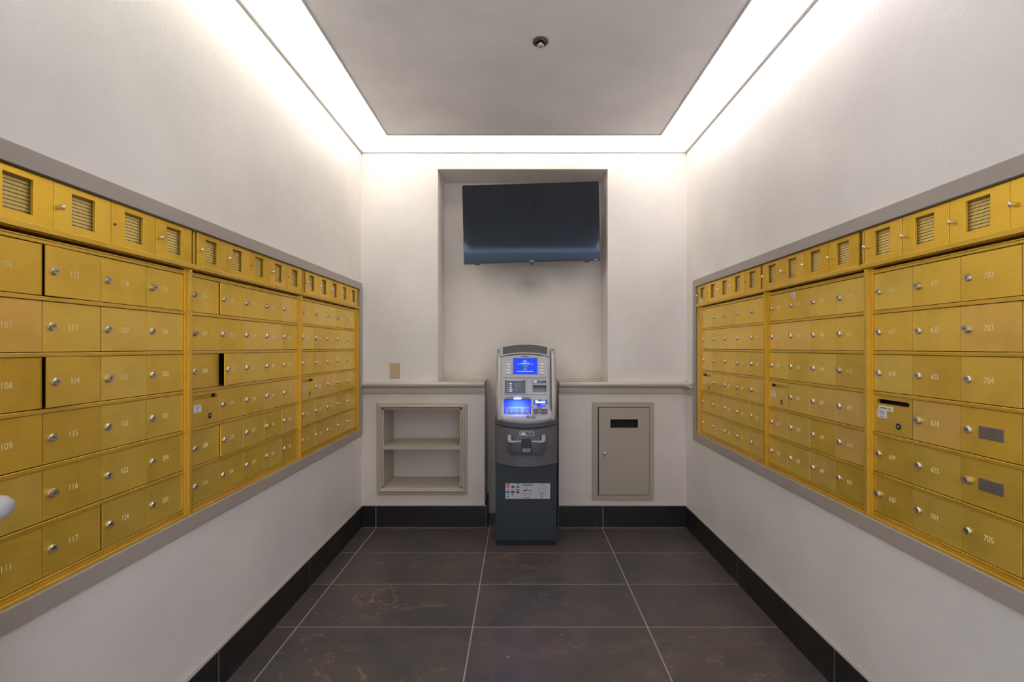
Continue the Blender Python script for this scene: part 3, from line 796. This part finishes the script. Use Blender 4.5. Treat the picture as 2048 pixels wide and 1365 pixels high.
# silver face as a lofted sheet with openings for receipt, keypad and card reader
cells_x = [235, 300, 632, 655, 664, 836, 838, 880]
HOLES = [(300, 797, 632, 988), (655, 628, 826, 716)]
xs_c = sorted({243, 300, 350, 400, 450, 500, 550, 600, 632, 655, 700, 750, 790, 826, 868})
ys_c = sorted({262, 400, 545, 628, 716, 750, 797, 880, 988, 1035})
mb = MB(); nrm = Vector((0, -0.935, 0.355)); grid = {}
def lower(cx):   # curved bottom edge of the face
    u = (cx-572)/345.0
    return 1052+64*(1-u*u)
XE = {}
for i, cx in enumerate(xs_c):
    for j, cy in enumerate(ys_c + [9999]):
        c = cx
        if cy > 988 and (i == 0 or i == len(xs_c)-1): c = 228 if i == 0 else 918
        elif cy == 988 and (i == 0 or i == len(xs_c)-1): c = 236 if i == 0 else 900
        yy = lower(c) if cy == 9999 else cy
        x, z = px(c, yy)
        y = profY(z)
        if cy >= 988: y -= 0.010*max(0, 1-((c-572)/345.0)**2)*((yy-988)/90.0)
        grid[i, j] = len(mb.v); mb.v.append((x, y-0.001, z))
mi_ = mb.mi('machine_light'); ny = len(ys_c)+1
def inhole(x, y): return any(a <= x <= c and b <= y <= d for a, b, c, d in HOLES)
quads = []
for i in range(len(xs_c)-1):
    for j in range(ny-1):
        ym = (ys_c[j]+(ys_c[j+1] if j+1 < len(ys_c) else 1060))/2
        if inhole((xs_c[i]+xs_c[i+1])/2, ym): continue
        mb.f.append([grid[i, j], grid[i+1, j], grid[i+1, j+1], grid[i, j+1]]); mb.m.append(mi_)
face = mb.build('face_panel', t, loc=LOC, smooth=True)
so = face.modifiers.new('solid', 'SOLIDIFY'); so.thickness = 0.010; so.offset = -1
# groove line near the lower edge
mb = MB(); ln_pts = []
for k in range(21):
    c = 262+k*31; yy = lower(c)-26
    ln_pts.append(px(c, yy))
vs = []
for (x, z) in ln_pts:
    y = profY(z)-0.0125*max(0, 1-((x-AC)/0.2)**2)*0.75-0.0016
    vs += [(x, y, z), (x, y, z-0.0013)]
mb.add(vs, [(2*k, 2*k+1, 2*k+3, 2*k+2) for k in range(20)], 'machine_side'); mb.build('groove', t, loc=LOC)

# topper with arched top
def arch(x0, x1, ys, yc, k=14): return [(x0+(x1-x0)*q/k, ys+(yc-ys)*(1-(2*q/k-1)**2)) for q in range(k+1)]
top = arch(252, 862, 152, 112)
bot = arch(252, 862, 275, 238)
mb = facepoly(top + bot[::-1], 0.05, 0.008, 'machine_silver'); topper = mb.build('topper', t, loc=LOC, bevel=0.003)
mb = facepoly(arch(284, 834, 160, 128)+arch(284, 834, 248, 220)[::-1], 0.004, 0.010, 'topper_panel'); mb.build('display_panel', topper, loc=LOC)
# screen bezel: raised rounded plate with arched head
mb = facepoly([(278, 500), (278, 300)] + arch(280, 836, 282, 250) + [(838, 300), (838, 500), (826, 528), (805, 538), (310, 538), (290, 528)], 0.012, 0.007, 'machine_light')
bez = mb.build('screen_bezel', t, loc=LOC, bevel=0.003)
mb = facepoly(rect(508, 268, 604, 277), 0.001, 0.0076, 'print_maroon'); mb.build('name_strip', bez, loc=LOC)
mb = facepoly(rect(409, 291, 713, 496), 0.002, 0.0080, 'machine_side'); mb.build('screen_surround', bez, loc=LOC)
mb = facepoly(rect(413, 294, 709, 494), 0.001, 0.0086, 'screen_blue')
facepoly(rect(413, 294, 709, 302), 0.0005, 0.0090, 'screen_dark', mb)
facepoly(rect(498, 380, 622, 441), 0.0005, 0.0090, 'screen_dark', mb)
for (a, b, c, d) in ((535, 327, 580, 336), (510, 353, 608, 360), (456, 366, 664, 371), (456, 455, 660, 464), (548, 418, 566, 422), (538, 430, 584, 435), (542, 377, 554, 386), (556, 338, 562, 352)):
    facepoly(rect(a, b, c, d), 0.0005, 0.0093, 'screen_text', mb)
for (a, b, c, d) in ((550, 388, 598, 396), (515, 402, 600, 406)):
    facepoly(rect(a, b, c, d), 0.0005, 0.0093, 'screen_teal', mb)
mb.build('screen', t, loc=LOC)
for cx in (354, 767):
    for cy in (371, 406, 441, 477):
        mb = facepoly(rect(cx-23, cy-9, cx+23, cy+11, 9), 0.006, 0.0125, 'button_white'); mb.build('screen_button', bez, loc=LOC, bevel=0.0015)
# instruction plate
mb = facepoly(rect(300, 555, 572, 738, 6), 0.004, 0.004, 'label_edge'); pl_ = mb.build('instruction_plate', t, loc=LOC)
mb = facepoly(rect(308, 563, 564, 730), 0.001, 0.0046, 'slate_label')
facepoly(rect(335, 565, 530, 572), 0.0004, 0.0050, 'icon_white', mb)
for k, cy in enumerate((608, 633, 657, 682, 704)):
    facepoly(rect(334, cy-5, 345, cy+5), 0.0004, 0.0050, 'icon_white', mb)
    w_ = (18, 12, 20, 24, 20)[k]
    if k in (1, 2): facepoly([(380-w_, cy+9), (380-4, cy+9), (380, cy-2), (384, cy+9), (380+w_, cy+9), (380+w_*0.5, cy-10), (380-w_*0.5, cy-10)], 0.0004, 0.0050, 'icon_white', mb)
    else: facepoly(rect(380-w_, cy-8, 380+w_, cy+8, 5), 0.0004, 0.0050, 'icon_white', mb)
    facepoly(rect(425, cy-4, (515, 500, 512, 520, 465)[k], cy-1), 0.0004, 0.0050, 'icon_grey', mb)
    if k in (0, 1, 3): facepoly(rect(425, cy+5, (490, 505, 0, 470)[k], cy+8), 0.0004, 0.0050, 'icon_grey', mb)
mb.build('printed_label', pl_, loc=LOC)
# groove under the middle band
mb = facepoly(rect(292, 739, 836, 745), 0.001, 0.0016, 'machine_side'); mb.build('groove', t, loc=LOC)
mb = facepoly(rect(574, 556, 576, 737), 0.001, 0.0016, 'machine_side'); facepoly(rect(640, 556, 642, 737), 0.001, 0.0016, 'machine_side', mb); mb.build('groove', t, loc=LOC)

def facebox(a, b, c, d, depth, mt, mb=None, off=0.0):
    """open box sunk into the face behind a rectangular opening"""
    mb = mb or MB(); P = [px(a, b), px(c, b), px(c, d), px(a, d)]
    fr = [Vector((x, profY(z), z))+nrm*off for x, z in P]; bk = [v+Vector((0, depth, 0)) for v in fr]
    return mb.add([tuple(v) for v in fr+bk], [(4, 5, 6, 7), (0, 1, 5, 4), (1, 2, 6, 5), (2, 3, 7, 6), (3, 0, 4, 7)], mt)
# carve the housing behind the recesses
def cut(ob, boxes):
    cb = MB()
    for (a, b, c, d, dep) in boxes:
        P = [px(a, b), px(c, b), px(c, d), px(a, d)]
        fr = [Vector((x, profY(z)-0.03, z)) for x, z in P]; bk = [v+Vector((0, dep+0.03, 0)) for v in fr]
        cb.add([tuple(v) for v in fr+bk], [(4, 5, 6, 7), (0, 1, 5, 4), (1, 2, 6, 5), (2, 3, 7, 6), (3, 0, 4, 7), (0, 1, 2, 3)], 'machine_side')
    co = cb.build('cutter', t, loc=LOC)
    md = ob.modifiers.new('cut', 'BOOLEAN'); md.object = co; md.solver = 'EXACT'
    bpy.context.view_layer.update()
    dg = bpy.context.evaluated_depsgraph_get()
    me = bpy.data.meshes.new_from_object(ob.evaluated_get(dg)); ob.modifiers.clear(); ob.data = me
    bpy.data.objects.remove(co)
cut(body_o, [(290, 790, 642, 994, 0.085), (648, 620, 832, 722, 0.05)])
# receipt outlet
mb = facepoly(rect(645, 560, 832, 622, 4), 0.004, 0.004, 'label_edge'); rc = mb.build('receipt_label', t, loc=LOC)
mb = facepoly(rect(652, 566, 825, 606), 0.001, 0.0046, 'slate_label'); facepoly(rect(662, 571, 706, 598, 4), 0.0004, 0.0051, 'icon_white', mb); facepoly(rect(736, 571, 780, 580), 0.0004, 0.0051, 'icon_grey', mb); mb.build('printed_label', rc, loc=LOC)
mb = facebox(655, 628, 826, 716, 0.030, 'recess_plastic'); facepoly([(655, 716), (826, 716), (820, 660), (661, 660)], 0.002, -0.020, 'machine_side', mb); mb.build('receipt_slot', t, loc=LOC)
# keypad bay with blue lamp
kb = facebox(300, 797, 632, 988, 0.072, 'bay_lit_plastic').build('keypad_bay', t, loc=LOC)
x0, zt = px(318, 930); x1, zb = px(614, 984)
mb = MB(); P = [px(316, 905), px(616, 905), px(620, 985), px(312, 985)]
yk = profY(P[2][1])
vs = [(P[0][0], yk+0.066, P[0][1]), (P[1][0], yk+0.066, P[1][1]), (P[2][0], yk+0.006, P[2][1]+0.003), (P[3][0], yk+0.006, P[3][1]+0.003)]
vs2 = [(x, y, z-0.006) for x, y, z in vs]
mb.add(vs+vs2, [(0, 1, 2, 3), (7, 6, 5, 4), (0, 4, 5, 1), (1, 5, 6, 2), (2, 6, 7, 3), (3, 7, 4, 0)], 'key_metal'); mb.build('keypad', t, loc=LOC)
A, B, D_ = Vector(vs[0]), Vector(vs[1]), Vector(vs[3]); ex = (B-A).normalized(); ey = (D_-A).normalized(); ez = ex.cross(ey); ez = ez if ez.z > 0 else -ez
Wk, Hk = (B-A).length, (D_-A).length
for r in range(4):
    for c in range(4):
        o = A+ex*(Wk*(0.10+0.20*c+(0.05 if c == 3 else 0)))+ey*(Hk*(0.10+0.22*r))
        M = Matrix((( ex.x, ey.x, ez.x, o.x), (ex.y, ey.y, ez.y, o.y), (ex.z, ey.z, ez.z, o.z), (0, 0, 0, 1)))
        mb = MB(); mb.box(0, Wk*(0.15 if c < 3 else 0.20), 0, Hk*0.16, 0.0005, 0.005, 'key_metal', M); mb.build('key', t, loc=LOC, bevel=0.0008, seg=1)
mb = MB(); lx, lz = px(466, 818); ly = profY(lz)+0.012
vs = [(lx+0.0350*math.cos(a), ly+0.012*math.sin(a), lz+0.010+0.0055*math.sin(a)*-1) for a in [2*PI*k/24 for k in range(24)]]
vs += [(x, y, z+0.004) for x, y, z in vs]
mb.add(vs, [tuple(range(24)), tuple(range(47, 23, -1))]+[(i, 24+i, 24+(i+1) % 24, (i+1) % 24) for i in range(24)], 'lamp_blue'); mb.build('bay_lamp', kb, loc=LOC)
def lamp(name, loc, e, size, parent, rot):
    ld = bpy.data.lights.new(name, 'AREA'); ld.energy = e; ld.color = (0.05, 0.12, 1.0); ld.size = size; ld.shape = 'RECTANGLE'; ld.size_y = 0.03
    o = bpy.data.objects.new(name, ld); C.objects.link(o); o.parent = parent; o.location = Vector(loc)-LOC; o.rotation_euler = rot; return o
lamp('bay_light', (lx, ly+0.006, lz+0.001), 0.5, 0.10, kb, (0.15, 0, 0))
# card reader
mb = facepoly(rect(662, 803, 840, 982, 6), 0.006, 0.004, 'machine_silver'); cr = mb.build('card_reader', t, loc=LOC, bevel=0.001)
mb = facepoly(rect(668, 808, 834, 872), 0.002, 0.0060, 'screen_dark'); facepoly(rect(680, 812, 722, 830, 4), 0.0005, 0.0066, 'icon_white', mb); facepoly(rect(762, 812, 822, 822), 0.0005, 0.0066, 'icon_grey', mb); mb.build('printed_label', cr, loc=LOC)
mb = facepoly(rect(686, 836, 808, 852, 6), 0.006, 0.014, 'lamp_strip'); mb.build('light_bar', cr, loc=LOC)
mb = facepoly([(664, 872), (838, 872), (838, 930), (664, 930)], 0.012, 0.014, 'machine_light'); mb.build('reader_body', cr, loc=LOC, bevel=0.003)
mb = facepoly([(706, 862), (806, 862), (806, 902), (706, 902)], 0.008, 0.0165, 'screen_blue'); facepoly([(762, 874), (806, 868), (806, 886), (762, 892)], 0.004, 0.020, 'machine_light', mb); mb.build('card_slot', cr, loc=LOC)
mb = facepoly([(706, 900), (768, 900), (762, 935), (712, 935)], 0.014, 0.020, 'recess_plastic'); facepoly([(712, 936), (764, 936), (760, 972), (718, 972)], 0.012, 0.018, 'machine_side', mb); mb.build('reader_throat', cr, loc=LOC, bevel=0.001)
mb = facepoly([(664, 932), (708, 932), (712, 980), (668, 980)], 0.01, 0.012, 'machine_grey'); facepoly([(768, 932), (838, 932), (838, 980), (764, 980)], 0.01, 0.012, 'machine_grey', mb); mb.build('reader_foot', cr, loc=LOC)
# two small badges
mb = facepoly(rect(582, 1008, 610, 1033), 0.012, 0.013, 'machine_grey'); mb.build('badge', t, loc=LOC)
mb = facepoly(rect(628, 1008, 682, 1040), 0.012, 0.013, 'slate_label'); facepoly(rect(634, 1013, 676, 1020), 0.001, 0.0136, 'icon_grey', mb); facepoly(rect(634, 1026, 676, 1033), 0.001, 0.0136, 'icon_grey', mb); mb.build('badge', t, loc=LOC)

# lower fascia fittings; measured on the front plane Y=3.36
def lp(cx, cy, Y=3.362):
    x = 960+cx/5.25; y = 840+cy/5.25
    return (x-CX)*Y/F, EYE-(y-CY)*Y/F
def fy(x): return 3.392-0.034*bow((x-AC)/0.2195)
def lowpoly(pts, front, depth, mt, mb=None):
    mb = mb or MB(); P = [lp(a, b) for a, b in pts]; n = len(P)
    vs = [(x, fy(x)-front, z) for x, z in P]+[(x, fy(x)-front+depth, z) for x, z in P]
    return mb.add(vs, [tuple(range(n)), tuple(range(2*n-1, n-1, -1))]+[(i, n+i, n+(i+1) % n, (i+1) % n) for i in range(n)], mt)
mb = lowpoly(rect(414, 121, 568, 167), 0.003, 0.006, 'label_edge'); s = mb.build('brand_plate', t, loc=LOC)
mb = lowpoly(rect(422, 127, 560, 161), 0.0036, 0.002, 'slate_label'); lowpoly([(428, 158), (436, 134), (468, 130), (482, 150), (484, 158)], 0.0042, 0.001, 'icon_white', mb); lowpoly(rect(506, 132, 546, 138), 0.0042, 0.001, 'icon_grey', mb); mb.build('printed_label', s, loc=LOC)
# cash tray
mb = MB(); x0, zt = lp(290, 225, 3.34); x1, zb = lp(686, 370, 3.34)
cols = []
for k in range(17):
    u = -1+2*k/16; x = (x0+x1)/2+(x1-x0)/2*u; e = 1-abs(u)**8
    yf_ = 3.352-0.020*e-0.004*(1-u*u)
    zz = zb+0.014*(1-e)
    cols.append([(x, yf_+0.006, zz+0.0), (x, yf_, zz+0.014), (x, yf_-0.002, zt-0.004), (x, yf_+0.002, zt), (x, 3.40, zt), (x, 3.40, zz)])
tray = loft(cols, 'machine_grey').build('cash_tray', t, loc=LOC, smooth=True)
# pale lip: a U with upturned ends
mb = MB(); q = [(290, 165), (328, 168), (330, 218), (342, 224), (636, 224), (646, 218), (648, 168), (686, 165), (688, 215), (678, 232), (655, 240), (322, 240), (298, 232), (290, 215)]
P = [lp(a, b, 3.335) for a, b in q]; n = len(P)
vs = [(x, 3.328, z) for x, z in P]+[(x, 3.370, z) for x, z in P]
mb.add(vs, [tuple(range(n)), tuple(range(2*n-1, n-1, -1))]+[(i, n+i, n+(i+1) % n, (i+1) % n) for i in range(n)], 'machine_light')
mb.build('tray_lip', tray, loc=LOC, bevel=0.0015)
mb = lowpoly(rect(328, 170, 648, 222), 0.001, 0.004, 'machine_black'); lowpoly(rect(340, 186, 636, 202), 0.004, 0.004, 'machine_grey', mb); mb.build('cash_slot', tray, loc=LOC)
mb = MB(); P = [lp(a, b, 3.325) for a, b in [(434, 228), (446, 214), (528, 214), (540, 228), (540, 350), (434, 350)]]; n = len(P)
vs = [(x, 3.322, z) for x, z in P]+[(x, 3.36, z) for x, z in P]
mb.add(vs, [tuple(range(n)), tuple(range(2*n-1, n-1, -1))]+[(i, n+i, n+(i+1) % n, (i+1) % n) for i in range(n)], 'machine_black')
mb.build('finger_notch', tray, loc=LOC, bevel=0.002)
mb = MB(); P = [lp(a, b, 3.32) for a, b in [(440, 302), (532, 302), (528, 344), (446, 344)]]
vs = [(x, 3.3205, z) for x, z in P]+[(x, 3.33, z) for x, z in P]
mb.add(vs, [(0, 1, 2, 3), (7, 6, 5, 4), (0, 4, 5, 1), (1, 5, 6, 2), (2, 6, 7, 3), (3, 7, 4, 0)], 'recess_plastic'); mb.build('notch_floor', tray, loc=LOC)
kx, kz = lp(740, 262, 3.375)
mb = MB(); mb.lathe([(0.0165, -0.004), (0.0165, 0.003), (0.0135, 0.004), (0.0125, 0.001), (0.0110, 0.001), (0.0095, 0.003), (0.0005, 0.0032)], 'machine_grey', Matrix.Translation((kx, fy(kx), kz)), 24)
mb.box(-0.001, 0.001, -0.004, 0, -0.004, 0.004, 'keyhole', Matrix.Translation((kx, fy(kx), kz))); mb.build('lock', t, loc=LOC, smooth=True)

# printed card notice on the cabinet
def sp_(cx, cy): # crop 1005..1105 x 960..1005, x20.48
    x = 1005+cx/20.48; y = 960+cy/20.48
    return (x-CX)*3.41/F, EYE-(y-CY)*3.41/F
def srect(a, b, c, d, mt, mb, k=1):
    x0, z1 = sp_(a, b); x1, z0 = sp_(c, d)
    mb.box(x0, x1, 3.4094-0.0004*k, 3.4094-0.0004*(k-1), z0, z1, mt)
mb = MB(); x0, z1 = sp_(118, 145); x1, z0 = sp_(1950, 785)
mb.box(x0, x1, 3.4094, 3.411, z0, z1, 'print_white')
for r_, c_ in (((160, 145, 295, 240), 'print_orange'), ((160, 250, 290, 330), 'print_orange'), ((170, 375, 250, 425), 'print_pale'), ((252, 375, 295, 425), 'print_pink'), ((145, 460, 290, 545), 'print_blue'),
              ((205, 580, 245, 625), 'print_navy'), ((180, 675, 250, 740), 'print_blue'), ((365, 185, 495, 235), 'print_pale'), ((365, 270, 490, 325), 'print_navy'), ((400, 295, 492, 325), 'print_pale'),
              ((370, 395, 480, 425), 'print_pink'), ((350, 465, 490, 545), 'print_black'), ((375, 595, 460, 635), 'print_maroon'), ((560, 160, 690, 185), 'print_navy'), ((560, 205, 690, 235), 'print_pale'),
              ((560, 265, 690, 340), 'print_green'), ((555, 385, 690, 425), 'print_black'), ((555, 470, 692, 550), 'print_maroon'), ((565, 590, 690, 605), 'ink_grey'), ((360, 705, 660, 718), 'ink_grey'),
              ((728, 150, 736, 780), 'ink_grey'), ((1296, 150, 1304, 780), 'ink_grey'), ((740, 288, 1296, 296), 'ink_grey'),
              ((785, 185, 1255, 205), 'print_black'), ((830, 235, 1250, 255), 'print_black'), ((845, 420, 1010, 455), 'print_black'), ((1060, 425, 1200, 452), 'print_maroon'), ((1000, 345, 1040, 400), 'print_orange'),
              ((880, 725, 1135, 745), 'print_black'), ((1510, 190, 1770, 218), 'print_pink'), ((1520, 555, 1750, 575), 'print_black'), ((1575, 600, 1610, 640), 'print_navy'), ((1615, 630, 1670, 680), 'print_pale'), ((1560, 665, 1605, 712), 'print_navy'), ((1560, 738, 1690, 750), 'print_navy')):
    srect(*r_, c_, mb)
for cy in (500, 520, 540, 560, 580, 600, 620, 640): srect(785+abs(570-cy)//4, cy, 1240-abs(570-cy)//3, cy+7, 'ink_grey', mb)
for cy in (255, 285, 310, 335, 360, 385, 410, 435): srect(1380+(cy-255)//4, cy, 1870-(cy-255)//3, cy+8, 'ink_grey', mb)
for cy in (485, 510, 532): srect(1385+(cy-485), cy, 1860-(cy-485), cy+8, 'ink_grey', mb)
mb.build('printed_notice', t, loc=LOC)
